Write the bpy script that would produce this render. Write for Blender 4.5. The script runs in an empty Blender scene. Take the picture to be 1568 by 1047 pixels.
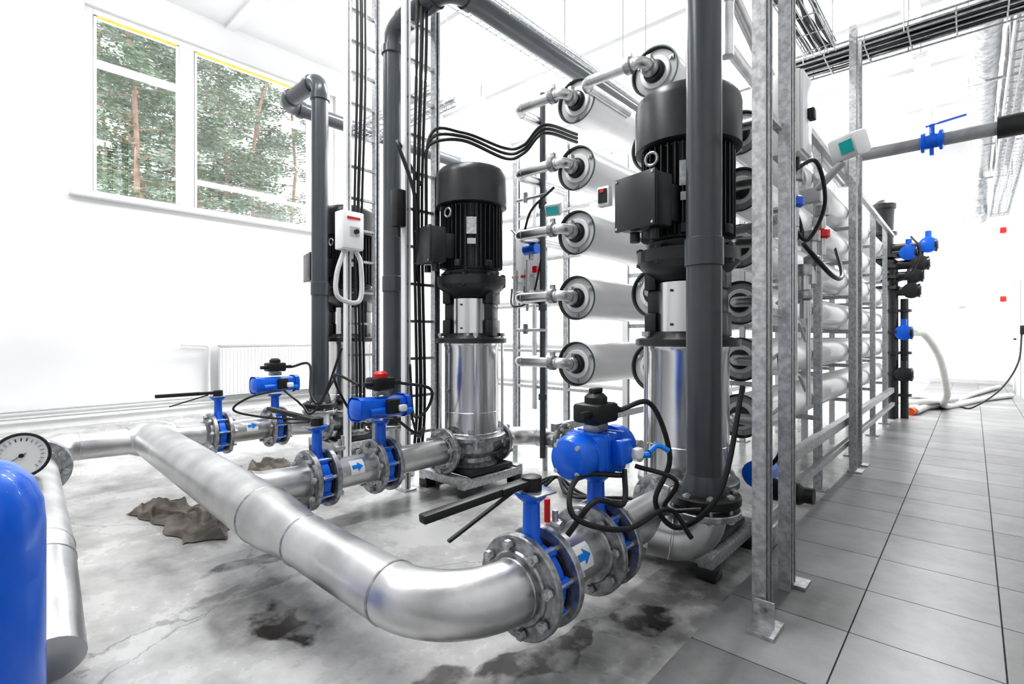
import bpy, bmesh, math, random
from mathutils import Vector, Matrix, noise
random.seed(7)
V=Vector
SC=bpy.context.scene
# ------------------------------------------------------------ materials
def mat(name,col,metal=0.0,rough=0.5,col2=None,ns=6.0,bump=0.0,bs=40.0,coat=0.0,r2=None,stretch=None,emit=None,es=0):
    m=bpy.data.materials.new(name); m.use_nodes=True
    nt=m.node_tree; b=nt.nodes['Principled BSDF']
    b.inputs['Base Color'].default_value=(*col,1); b.inputs['Metallic'].default_value=metal
    b.inputs['Roughness'].default_value=rough; b.inputs['Coat Weight'].default_value=coat
    if emit: 
        b.inputs['Emission Color'].default_value=(*emit,1); b.inputs['Emission Strength'].default_value=es
    if col2 or r2 is not None or bump:
        tc=nt.nodes.new('ShaderNodeTexCoord'); mp=nt.nodes.new('ShaderNodeMapping')
        nt.links.new(tc.outputs['Object'],mp.inputs['Vector'])
        if stretch: mp.inputs['Scale'].default_value=stretch
        n=nt.nodes.new('ShaderNodeTexNoise'); n.inputs['Scale'].default_value=ns; n.inputs['Detail'].default_value=6
        nt.links.new(mp.outputs[0],n.inputs['Vector'])
        if col2:
            mr=nt.nodes.new('ShaderNodeValToRGB'); mr.color_ramp.elements[0].position=.35; mr.color_ramp.elements[1].position=.65
            mr.color_ramp.elements[0].color=(*col,1); mr.color_ramp.elements[1].color=(*col2,1)
            nt.links.new(n.outputs['Fac'],mr.inputs[0]); nt.links.new(mr.outputs[0],b.inputs['Base Color'])
        if r2 is not None:
            q=nt.nodes.new('ShaderNodeMapRange'); q.inputs[1].default_value=.3; q.inputs[2].default_value=.7
            q.inputs[3].default_value=rough; q.inputs[4].default_value=r2
            nt.links.new(n.outputs['Fac'],q.inputs[0]); nt.links.new(q.outputs[0],b.inputs['Roughness'])
        if bump:
            n2=nt.nodes.new('ShaderNodeTexNoise'); n2.inputs['Scale'].default_value=bs
            nt.links.new(mp.outputs[0],n2.inputs['Vector'])
            bp=nt.nodes.new('ShaderNodeBump'); bp.inputs['Strength'].default_value=bump; bp.inputs['Distance'].default_value=.01
            nt.links.new(n2.outputs['Fac'],bp.inputs['Height']); nt.links.new(bp.outputs[0],b.inputs['Normal'])
    return m
STEEL=mat('stainless_pipe_steel',(.50,.50,.505),1,.29,(.70,.70,.70),5,bump=.05,bs=60,r2=.42)
SHINE=mat('polished_steel',(.66,.66,.665),1,.17,(.82,.82,.82),3,r2=.26,stretch=(1,1,.2))
GALV=mat('galvanised_steel',(.40,.41,.42),.85,.38,(.64,.65,.66),45,r2=.52)
CASTG=mat('cast_flange_grey',(.26,.27,.28),.8,.38,(.50,.50,.51),35,bump=.15,bs=80)
DARK=mat('dark_cast_paint_groove_shade',(.016,.017,.019),0,.38,(.025,.026,.028),8,coat=.2)
MOTOR=mat('motor_grey_paint',(.028,.030,.032),0,.34,(.042,.044,.047),5)
BLACK=mat('black_rubber',(.009,.009,.01),0,.45,(.015,.015,.015),20)
PVC=mat('grey_pvc',(.06,.068,.078),0,.28,(.072,.08,.09),3)
BLUE=mat('blue_paint',(.002,.12,.66),0,.32,(.003,.14,.72),10,coat=.25)
WHITE=mat('white_enamel',(.8,.8,.8),0,.3,(.84,.84,.84),4)
WHITEG=mat('white_fibreglass',(.84,.845,.85),0,.28,(.88,.88,.88),4,coat=.3)
GREEN=mat('dark_green_rim_shade',(.04,.065,.055),.2,.4,(.07,.10,.08),10)
RED=mat('red_plastic',(.7,.02,.02),0,.35,(.6,.015,.015),10)
ORANGE=mat('orange_plastic',(.85,.12,.02),0,.4,(.75,.1,.02),10)
CYAN=mat('cyan_display',(.02,.45,.45),0,.3,(.03,.5,.5),10)
LBLUE=mat('label_blue',(.0,.22,.75),0,.4,(.0,.25,.8),10)
LGREY=mat('light_grey_plastic',(.5,.51,.52),0,.45,(.56,.56,.56),10)
MGREY=mat('mid_grey_cap',(.26,.27,.28),.1,.4,(.34,.35,.35),12)
HOSEW=mat('translucent_white_hose',(.66,.66,.64),0,.4,(.6,.6,.58),15)
YELL=mat('yellow_sealant',(.75,.62,.08),0,.6,(.8,.7,.2),10)
WALL=mat('white_wall_paint',(.78,.785,.79),0,.55,(.82,.82,.82),1.2,bump=.05,bs=90)
CEIL=mat('white_ceiling_paint',(.80,.80,.80),0,.6,(.83,.83,.83),2)
CLOTH=mat('dirty_cloth',(.11,.095,.082),0,.9,(.25,.225,.2),7,bump=.4,bs=120)
BARK=mat('pine_bark',(.26,.15,.10),0,.9,(.42,.28,.2),6,bump=.5,bs=20)
FOILM=mat('foil_insulation',(.34,.35,.36),.9,.3,(.62,.63,.64),14,bump=.7,bs=18)
LAMP=mat('lamp_tube',(1,1,1),0,.4,emit=(1,1,1),es=25)
FACE=mat('gauge_face',(.8,.8,.78),0,.4,(.84,.84,.82),5)
def leafmat():
    m=bpy.data.materials.new('pine_needles'); m.use_nodes=True; nt=m.node_tree; b=nt.nodes['Principled BSDF']; L=nt.links.new
    g=nt.nodes.new('ShaderNodeNewGeometry'); r=nt.nodes.new('ShaderNodeValToRGB'); e=r.color_ramp
    n=nt.nodes.new('ShaderNodeTexNoise'); n.inputs['Scale'].default_value=1.3; n.inputs['Detail'].default_value=3; L(g.outputs['Position'],n.inputs['Vector'])
    a=nt.nodes.new('ShaderNodeMath'); a.operation='MULTIPLY_ADD'; a.inputs[1].default_value=.35; L(g.outputs['Random Per Island'],a.inputs[0])
    c=nt.nodes.new('ShaderNodeMath'); c.operation='MULTIPLY_ADD'; c.inputs[1].default_value=1.3; c.inputs[2].default_value=-.32; L(n.outputs['Fac'],c.inputs[0]); L(c.outputs[0],a.inputs[2])
    e.elements[0].color=(.035,.075,.03,1); e.elements[0].position=.2; e.elements[1].color=(.62,.66,.64,1); e.elements[1].position=.85
    x=e.elements.new(.5); x.color=(.10,.17,.08,1); x=e.elements.new(.68); x.color=(.27,.35,.26,1)
    L(a.outputs[0],r.inputs[0]); L(r.outputs[0],b.inputs['Base Color']); b.inputs['Roughness'].default_value=.8
    return m
LEAF=leafmat()
def glassmat():
    m=bpy.data.materials.new('window_glass'); m.use_nodes=True; nt=m.node_tree; nt.nodes.clear()
    o=nt.nodes.new('ShaderNodeOutputMaterial'); t=nt.nodes.new('ShaderNodeBsdfTransparent'); g=nt.nodes.new('ShaderNodeBsdfGlossy')
    g.inputs['Roughness'].default_value=.02; mx=nt.nodes.new('ShaderNodeMixShader'); mx.inputs[0].default_value=.14
    nt.links.new(t.outputs[0],mx.inputs[1]); nt.links.new(g.outputs[0],mx.inputs[2]); nt.links.new(mx.outputs[0],o.inputs[0]); return m
GLASS=glassmat()
def concrete():
    m=bpy.data.materials.new('stained_concrete'); m.use_nodes=True; nt=m.node_tree; b=nt.nodes['Principled BSDF']; L=nt.links.new
    tc=nt.nodes.new('ShaderNodeTexCoord')
    n1=nt.nodes.new('ShaderNodeTexNoise'); n1.inputs['Scale'].default_value=1.9; n1.inputs['Detail'].default_value=12; n1.inputs['Roughness'].default_value=.64; L(tc.outputs['Object'],n1.inputs['Vector'])
    r=nt.nodes.new('ShaderNodeValToRGB'); r.color_ramp.elements[0].position=.32; r.color_ramp.elements[0].color=(.19,.188,.182,1)
    r.color_ramp.elements[1].position=.6; r.color_ramp.elements[1].color=(.60,.595,.585,1); x=r.color_ramp.elements.new(.44); x.color=(.38,.378,.37,1); L(n1.outputs['Fac'],r.inputs[0])
    n3=nt.nodes.new('ShaderNodeTexNoise'); n3.inputs['Scale'].default_value=9; n3.inputs['Detail'].default_value=8; L(tc.outputs['Object'],n3.inputs['Vector'])
    sub=nt.nodes.new('ShaderNodeVectorMath'); sub.operation='SUBTRACT'; sub.inputs[1].default_value=(.5,.5,.5)
    n4=nt.nodes.new('ShaderNodeTexNoise'); n4.inputs['Scale'].default_value=4; n4.inputs['Detail'].default_value=6; L(tc.outputs['Object'],n4.inputs['Vector'])
    L(n4.outputs['Color'],sub.inputs[0])
    sca=nt.nodes.new('ShaderNodeVectorMath'); sca.operation='SCALE'; sca.inputs['Scale'].default_value=.28; L(sub.outputs[0],sca.inputs[0])
    add=nt.nodes.new('ShaderNodeVectorMath'); add.operation='ADD'; L(tc.outputs['Object'],add.inputs[0]); L(sca.outputs[0],add.inputs[1])
    prev=None
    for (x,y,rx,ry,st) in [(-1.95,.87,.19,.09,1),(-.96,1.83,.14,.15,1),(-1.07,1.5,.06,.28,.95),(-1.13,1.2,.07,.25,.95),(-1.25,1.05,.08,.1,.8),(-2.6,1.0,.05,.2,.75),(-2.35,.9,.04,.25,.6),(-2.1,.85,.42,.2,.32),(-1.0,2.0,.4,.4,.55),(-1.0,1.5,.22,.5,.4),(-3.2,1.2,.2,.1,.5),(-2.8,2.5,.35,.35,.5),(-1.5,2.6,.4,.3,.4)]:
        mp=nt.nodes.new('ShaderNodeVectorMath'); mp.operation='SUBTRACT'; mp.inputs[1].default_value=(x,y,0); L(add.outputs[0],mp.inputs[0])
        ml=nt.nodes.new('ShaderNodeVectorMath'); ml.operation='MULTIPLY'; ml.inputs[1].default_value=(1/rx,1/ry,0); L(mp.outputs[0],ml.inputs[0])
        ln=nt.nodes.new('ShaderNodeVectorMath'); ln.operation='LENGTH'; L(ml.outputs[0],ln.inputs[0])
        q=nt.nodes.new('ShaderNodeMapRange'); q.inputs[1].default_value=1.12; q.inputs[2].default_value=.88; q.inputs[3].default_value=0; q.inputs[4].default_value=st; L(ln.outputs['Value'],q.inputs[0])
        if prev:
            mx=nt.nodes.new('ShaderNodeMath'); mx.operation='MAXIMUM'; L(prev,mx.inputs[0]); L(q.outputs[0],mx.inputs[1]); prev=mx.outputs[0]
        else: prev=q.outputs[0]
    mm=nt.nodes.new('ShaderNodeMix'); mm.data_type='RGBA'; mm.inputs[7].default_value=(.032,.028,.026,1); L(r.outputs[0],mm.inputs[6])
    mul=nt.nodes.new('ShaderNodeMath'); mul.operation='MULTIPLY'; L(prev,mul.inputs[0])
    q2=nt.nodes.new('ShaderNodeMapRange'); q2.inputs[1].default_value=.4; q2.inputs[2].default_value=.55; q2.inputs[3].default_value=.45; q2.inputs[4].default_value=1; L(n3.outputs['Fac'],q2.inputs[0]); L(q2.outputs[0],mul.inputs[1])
    vo=nt.nodes.new('ShaderNodeTexVoronoi'); vo.feature='DISTANCE_TO_EDGE'; vo.inputs['Scale'].default_value=.55; L(add.outputs[0],vo.inputs['Vector'])
    cq=nt.nodes.new('ShaderNodeMapRange'); cq.inputs[1].default_value=.004; cq.inputs[2].default_value=.0; cq.inputs[3].default_value=0; cq.inputs[4].default_value=.5; L(vo.outputs['Distance'],cq.inputs[0])
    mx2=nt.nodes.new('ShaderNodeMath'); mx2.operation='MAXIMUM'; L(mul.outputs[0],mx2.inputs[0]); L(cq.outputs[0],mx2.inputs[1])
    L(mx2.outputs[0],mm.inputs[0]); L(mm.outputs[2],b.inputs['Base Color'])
    rr=nt.nodes.new('ShaderNodeMapRange'); rr.inputs[1].default_value=.35; rr.inputs[2].default_value=.65; rr.inputs[3].default_value=.14; rr.inputs[4].default_value=.34; L(n1.outputs['Fac'],rr.inputs[0]); L(rr.outputs[0],b.inputs['Roughness'])
    bp=nt.nodes.new('ShaderNodeBump'); bp.inputs['Strength'].default_value=.12; bp.inputs['Distance'].default_value=.02; L(n3.outputs['Fac'],bp.inputs['Height']); L(bp.outputs[0],b.inputs['Normal'])
    return m
def tilemat():
    m=bpy.data.materials.new('grey_floor_tile'); m.use_nodes=True; nt=m.node_tree; b=nt.nodes['Principled BSDF']; L=nt.links.new
    g=nt.nodes.new('ShaderNodeNewGeometry'); tc=nt.nodes.new('ShaderNodeTexCoord')
    n=nt.nodes.new('ShaderNodeTexNoise'); n.inputs['Scale'].default_value=3; n.inputs['Detail'].default_value=10; n.inputs['Roughness'].default_value=.7; L(tc.outputs['Object'],n.inputs['Vector'])
    a=nt.nodes.new('ShaderNodeMath'); a.operation='MULTIPLY_ADD'; a.inputs[1].default_value=.35; L(g.outputs['Random Per Island'],a.inputs[0]); L(n.outputs['Fac'],a.inputs[2])
    r=nt.nodes.new('ShaderNodeValToRGB'); r.color_ramp.elements[0].position=.35; r.color_ramp.elements[0].color=(.13,.13,.13,1); r.color_ramp.elements[1].position=.95; r.color_ramp.elements[1].color=(.29,.29,.29,1)
    L(a.outputs[0],r.inputs[0]); L(r.outputs[0],b.inputs['Base Color']); b.inputs['Roughness'].default_value=.36
    return m
CONC=concrete(); TILE=tilemat(); GROUT=mat('dark_grout',(.05,.05,.05),0,.8,(.08,.08,.08),20)
SNOW=mat('snowy_ground',(.75,.77,.8),0,.8,(.85,.86,.88),2)
# ------------------------------------------------------------ mesh builder
def frame(ax):
    ax=ax.normalized(); up=V((0,0,1)) if abs(ax.z)<.95 else V((1,0,0))
    u=ax.cross(up).normalized(); w=u.cross(ax).normalized(); return u,w
class M:
    def __init__(s,name): s.bm=bmesh.new(); s.name=name; s.mats=[]
    def mi(s,m):
        if m not in s.mats: s.mats.append(m)
        return s.mats.index(m)
    def rings(s,R,mt,caps=(True,True),closed=False):
        i=s.mi(mt); vs=[[s.bm.verts.new(p) for p in r] for r in R]; n=len(R[0])
        for a,b in zip(vs,vs[1:]):
            for k in range(n):
                f=s.bm.faces.new((a[k],a[(k+1)%n],b[(k+1)%n],b[k])); f.material_index=i
        if caps[0]: f=s.bm.faces.new(list(reversed(vs[0]))); f.material_index=i
        if caps[1]: f=s.bm.faces.new(vs[-1]); f.material_index=i
    def lathe(s,o,ax,prof,mt,seg=28,caps=(True,True)):
        o=V(o); ax=V(ax).normalized(); u,w=frame(ax); R=[]
        for r,h in prof:
            r=max(r,.0004)
            R.append([o+ax*h+(u*math.cos(2*math.pi*k/seg)+w*math.sin(2*math.pi*k/seg))*r for k in range(seg)])
        s.rings(R,mt,caps)
    def cyl(s,a,b,r,mt,r2=None,seg=20):
        a=V(a); b=V(b); d=b-a; s.lathe(a,d,[(r,0),(r if r2 is None else r2,d.length)],mt,seg)
    def sweep(s,pts,rad,mt,seg=16):
        pts=[V(p) for p in pts]
        if not hasattr(rad,'__len__'): rad=[rad]*len(pts)
        T=[]
        for i in range(len(pts)):
            a=pts[max(i-1,0)]; b=pts[min(i+1,len(pts)-1)]; T.append((b-a).normalized())
        u,w=frame(T[0]); R=[]
        for i,p in enumerate(pts):
            if i>0:
                q=T[i-1].rotation_difference(T[i]); u=q@u; w=q@w
            R.append([p+(u*math.cos(2*math.pi*k/seg)+w*math.sin(2*math.pi*k/seg))*rad[i] for k in range(seg)])
        s.rings(R,mt)
    def pipe(s,pts,r,mt,bend=None,seg=20,welds=None):
        pts=[V(p) for p in pts]; bend=bend or r*2.5; out=[pts[0]]; W=[]
        for i in range(1,len(pts)-1):
            p=pts[i]; u1=(p-pts[i-1]).normalized(); u2=(pts[i+1]-p).normalized(); th=u1.angle(u2)
            if th<.02: out.append(p); continue
            lim=min((p-pts[i-1]).length,(pts[i+1]-p).length)*.49 if len(pts)>3 else min((p-pts[i-1]).length,(pts[i+1]-p).length)*.98
            R=min(bend,lim/math.tan(th/2)); d=R*math.tan(th/2); n=(u2-u1*u2.dot(u1)).normalized(); a=p-u1*d; c=a+n*R
            N=max(3,int(th/.16))
            for k in range(N+1):
                f=th*k/N; out.append(c+(-n*math.cos(f)+u1*math.sin(f))*R)
            W+= [(a,u1),(p+u2*d,u2)]
        out.append(pts[-1]); s.sweep(out,r,mt,seg)
        if welds:
            for a,u in W: s.lathe(a-u*.006,u,[(r*1.0,0),(r+.003,.003),(r+.003,.009),(r,.012)],mt,seg,(False,False))
    def cable(s,pts,r,mt,seg=8):
        pts=[V(p) for p in pts]; P=[pts[0]*2-pts[1]]+pts+[pts[-1]*2-pts[-2]]; out=[]
        for i in range(1,len(P)-2):
            for k in range(8):
                t=k/8; a,b,c,d=P[i-1:i+3]
                out.append(.5*((2*b)+(c-a)*t+(2*a-5*b+4*c-d)*t*t+(3*b-a-3*c+d)*t**3))
        out.append(pts[-1]); s.sweep(out,r,mt,seg)
    def box(s,c,size,mt,rz=0,bev=0,rot=None):
        i=s.mi(mt); R=rot if rot else Matrix.Rotation(rz,3,'Z'); c=V(c); vs=[]
        for x in(-.5,.5):
            for y in(-.5,.5):
                for z in(-.5,.5): vs.append(s.bm.verts.new(c+R@V((x*size[0],y*size[1],z*size[2]))))
        F=[]
        for q in((0,1,3,2),(4,6,7,5),(0,4,5,1),(2,3,7,6),(0,2,6,4),(1,5,7,3)):
            f=s.bm.faces.new([vs[k] for k in q]); f.material_index=i; F.append(f)
        if bev:
            E=set(e for f in F for e in f.edges)
            bmesh.ops.bevel(s.bm,geom=list(E),offset=bev,segments=2,affect='EDGES',profile=.5,material=-1)
    def beam(s,a,b,w,h,mt,bev=0):
        a=V(a); b=V(b); d=b-a; u,v=frame(d); x=d.normalized()
        R=Matrix((x,u,v)).transposed(); s.box((a+b)/2,(d.length,w,h),mt,bev=bev,rot=R)
    def face(s,pts,mt):
        f=s.bm.faces.new([s.bm.verts.new(V(p)) for p in pts]); f.material_index=s.mi(mt)
    def done(s,origin=True,angle=32,recalc=True):
        bm=s.bm
        if recalc: bmesh.ops.recalc_face_normals(bm,faces=bm.faces[:])
        me=bpy.data.meshes.new(s.name); o=bpy.data.objects.new(s.name,me); SC.collection.objects.link(o)
        if origin and bm.verts:
            xs=[v.co.x for v in bm.verts]; ys=[v.co.y for v in bm.verts]; zs=[v.co.z for v in bm.verts]
            c=V(((min(xs)+max(xs))/2,(min(ys)+max(ys))/2,min(zs)))
            bmesh.ops.translate(bm,verts=bm.verts[:],vec=-c); o.location=c
        bm.to_mesh(me); bm.free()
        for m in s.mats: me.materials.append(m)
        me.polygons.foreach_set('use_smooth',[True]*len(me.polygons)); me.set_sharp_from_angle(angle=math.radians(angle)); me.update()
        return o
# ------------------------------------------------------------ room shell
XL,XR,Y0,Y1,H=-8.2,.65,-2.5,16.0,5.7
WY0,WY1,WZ0,WZ1=1.13,4.5,2.87,5.26
m=M('floor'); m.box(((XL+XR)/2,(Y0+Y1)/2,-.1),(XR-XL+.6,Y1-Y0+.6,.2),CONC); m.done(origin=False)
m=M('floor_tiles'); m.box(((-.76+XR)/2,(Y0+Y1)/2,.004),(XR+.76,Y1-Y0,.008),GROUT)
s=.42; x=-.76
for i in range(4):
    y=-.3
    x0=x+i*s; x1=min(x0+s,XR)
    while y<Y1:
        m.box(((x0+x1)/2,y+s/2,.0075),(x1-x0-.005,s-.005,.011),TILE); y+=s
m.done(origin=False)
m=M('ceiling'); m.box(((XL+XR)/2,(Y0+Y1)/2,H+.1),(XR-XL+.6,Y1-Y0+.6,.2),CEIL)
for k in range(9): m.box(((XL+XR)/2,-1.4+k*2.1,H-.02),(XR-XL,.12,.06),CEIL)
m.done()
m=M('wall_left'); T=.35
def wl(y0,y1,z0,z1): m.box((XL-T/2,(y0+y1)/2,(z0+z1)/2),(T,y1-y0,z1-z0),WALL)
wl(Y0-.3,WY0,0,H); wl(WY1,Y1+.3,0,H); wl(WY0,WY1,0,WZ0); wl(WY0,WY1,WZ1,H); m.done()
m=M('wall_right'); m.box((XR+.15,(Y0+Y1)/2,H/2),(.3,Y1-Y0,H),WALL); m.done()
m=M('wall_back'); m.box(((XL+XR)/2,Y1+.15,H/2),(XR-XL,.3,H),WALL); m.done()
m=M('wall_front'); m.box(((XL+XR)/2,Y0-.15,H/2),(XR-XL,.3,H),LGREY); m.done()
m=M('window_1'); xf=XL-.1
def fr(y0,y1,z0,z1,d=.07): m.box((xf,(y0+y1)/2,(z0+z1)/2),(d,y1-y0,z1-z0),WHITE,bev=.006)
fr(WY0,WY0+.09,WZ0,WZ1); fr(WY1-.09,WY1,WZ0,WZ1); fr(WY0+.09,WY1-.09,WZ0,WZ0+.08); fr(WY0+.09,WY1-.09,WZ1-.08,WZ1)
fr(2.17,2.35,WZ0+.08,WZ1-.08); fr(4.05,4.15,WZ0+.08,WZ1-.08)
for a,b in((WY0+.09,2.17),(2.35,4.05),(4.15,WY1-.09)):
    for q in(0,1):
        y=a+.02 if q==0 else b-.02
        m.box((xf+.02,y,(WZ0+WZ1)/2),(.05,.03,WZ1-WZ0-.17),WHITE)
    m.box((xf+.02,(a+b)/2,WZ1-.088),(.05,b-a,.016),YELL)
    m.box((xf,(a+b)/2,(WZ0+WZ1)/2),(.006,b-a,WZ1-WZ0-.16),GLASS)
m.done()
m=M('window_sill'); m.box((XL+.075,(WY0+WY1)/2,WZ0-.022),(.14,WY1-WY0+.3,.04),WHITE,bev=.012); m.done()
m=M('baseboard_left'); m.box((XL+.012,(Y0+Y1)/2,.05),(.02,Y1-Y0-.1,.1),WHITE); m.done()
m=M('baseboard_back'); m.box(((XL+XR)/2,Y1-.012,.05),(XR-XL-.1,.02,.1),LGREY); m.done()
m=M('heating_pipes')
for z,d in((.24,.07),(.16,.10)): m.cyl((XL+d,Y0+.2,z),(XL+d,9,z),.017,LGREY,seg=10)
m.pipe([(XL+.08,2.15,.99),(XL+.08,2.5,.97),(XL+.08,2.5,.25)],.018,WHITE,seg=10); m.done()
m=M('radiator')
m.box((XL+.16,3.55,.6),(.1,1.9,.7),WHITE,bev=.015)
for k in range(38): m.box((XL+.215,2.64+k*.05,.6),(.012,.022,.64),WHITE,bev=.003)
m.box((XL+.16,3.55,.965),(.12,1.9,.02),LGREY)
for y in(2.8,4.3): m.box((XL+.07,y,.6),(.1,.04,.5),GALV)
m.done()
m=M('door_1'); m.box((XR-.03,13.8,1.05),(.03,1.0,2.1),LGREY,bev=.005)
m.box((XR-.03,13.8,2.14),(.05,1.16,.08),WHITE)
for y in(13.26,14.34): m.box((XR-.03,y,1.05),(.05,.08,2.1),WHITE)
m.cyl((XR-.08,13.4,1.05),(XR-.08,13.55,1.05),.012,BLACK); m.box((XR-.06,13.4,1.05),(.06,.03,.03),BLACK); m.done()
for z in(1.95,3.5):
    m=M('fire_alarm_box'); m.box((.5,Y1-.035,z),(.1,.06,.12),RED,bev=.01); m.box((.5,Y1-.07,z),(.05,.01,.05),RED); m.done()
m=M('wall_conduit'); m.pipe([(-.2,Y1-.05,1.9),(-.2,Y1-.05,3.9),(.6,Y1-.05,3.9)],.02,LGREY,seg=8); m.box((-.2,Y1-.05,1.85),(.14,.08,.12),LGREY,bev=.01); m.done()
# ------------------------------------------------------------ outside
m=M('snowy_ground'); m.box((-24,6,-.3),(30,40,.2),SNOW); m.done()
def tree(x,y,h):
    m=M('pine_tree'); pts=[V((x+random.uniform(-.12,.12)*k,y+random.uniform(-.1,.1)*k,-.2+h*k/6)) for k in range(7)]
    m.sweep(pts,[.09-.011*k for k in range(7)],BARK,8)
    for i in range(70):
        f=random.uniform(.22,1); z=h*f; k=min(int(f*6),5); p=pts[k].lerp(pts[k+1],f*6-k) if k<6 else pts[6]
        a=random.uniform(0,6.28); L=random.uniform(.8,2.0)*(1.3-f*.8)
        e=p+V((math.cos(a)*L,math.sin(a)*L,random.uniform(-.45,.35)*L)); mid=(p+e)/2+V((0,0,.12))
        m.sweep([p,mid,e],[.02,.012,.005],BARK,4)
        for j in range(130):
            t=random.uniform(.2,1.08); q=p.lerp(e,t)+V([random.gauss(0,.12) for _ in range(3)])
            d=V([random.gauss(0,1) for _ in range(3)]).normalized(); u,w=frame(d); r=random.uniform(.02,.05)
            m.face([q+u*r*2,q+w*r*.7,q-u*r*2,q-w*r*.7],LEAF)
    m.done(recalc=False)
for (x,y,h) in [(-14.5,3.0,12),(-15.5,4.6,12),(-16.5,5.6,13),(-17,3.6,14),(-17.5,6.8,13),(-19,4.6,15),(-19,8.6,15),(-21,3.4,15),(-22,7.0,16),(-23,5,16),(-24,9.5,16),(-20.5,5.8,15),(-26,3.9,17)]: tree(x,y,h)
# ------------------------------------------------------------ generic fittings
def bolts(m,c,ax,rad,n,l,mt=GALV,r=.009,off=.2):
    c=V(c); ax=V(ax).normalized(); u,w=frame(ax)
    for k in range(n):
        a=2*math.pi*k/n+off; p=c+(u*math.cos(a)+w*math.sin(a))*rad
        m.cyl(p-ax*l/2,p+ax*l/2,r,mt,seg=8)
        for sg in(-1,1):
            q=p+ax*sg*(l/2-.014); m.cyl(q-ax*.009,q+ax*.009,r*1.9,mt,seg=6)
def flange(m,c,ax,r,rin,th,mt=CASTG):
    c=V(c); ax=V(ax).normalized()
    m.lathe(c-ax*th/2,ax,[(r-.004,0),(r,.004),(r,th-.004),(r-.004,th)],mt,36)
    m.lathe(c-ax*(th/2+.012),ax,[(rin*1.25,0),(rin*1.3,.006),(rin*1.3,th+.018),(rin*1.25,th+.024)],mt,32)
def vbody(m,c,R):
    Y=V((0,1,0))
    for sg in(-1,1): flange(m,c+Y*sg*.056,Y,R,.092,.028)
    m.lathe(c-Y*.04,Y,[(.12,0),(.125,.006),(.125,.02)],BLACK,30); m.lathe(c-Y*.03,Y,[(.118,0),(.128,.01),(.128,.05),(.118,.06)],BLUE,30)
    m.lathe(c+Y*.028,Y,[(.13,0),(.13,.012)],BLACK,30)
    for k in range(8):
        a=math.pi*k/4+.2; p=c+V((math.cos(a),0,math.sin(a)))*.128; m.cyl(p-Y*.025,p+Y*.025,.018,BLUE,seg=10)
    bolts(m,c,Y,R*.82,8,.2,off=.2)
def lever_valve(x,y,z,ld,rise=0,R=.168,zt=.3):
    m=M('lever_butterfly_valve'); c=V((x,y,z)); vbody(m,c,R)
    m.box(c+V((0,0,.15)),(.05,.035,.1),BLUE,bev=.008)
    m.lathe(c+V((0,0,.11)),(0,0,1),[(.045,0),(.03,.03),(.028,zt-.15),(.05,zt-.13),(.052,zt-.115)],BLUE,20)
    t=c+V((0,0,zt)); m.lathe(t-V((0,0,.01)),(0,0,1),[(.06,0),(.06,.01),(.03,.012),(.02,.03)],BLUE,20)
    d=V((*ld,0)).normalized(); up=V((0,0,rise)); n=V((-d.y,d.x,0))
    a=t+V((0,0,.03))
    m.lathe(t,(0,0,1),[(.035,0),(.035,.045),(.02,.05)],BLACK,16)
    m.beam(a,a+d*.14+up*.3,.045,.022,BLACK,bev=.004); m.beam(a+d*.12+up*.28,a+d*.42+up,.036,.026,BLACK,bev=.006)
    m.beam(a+d*.07-V((0,0,.015)),a+d*.33+up-V((0,0,.085)),.012,.008,BLACK)
    m.box(t-d*.0+n*0.03,(.09,.09,.006),CASTG,rz=math.atan2(d.y,d.x),bev=.002)
    return m.done()
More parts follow.
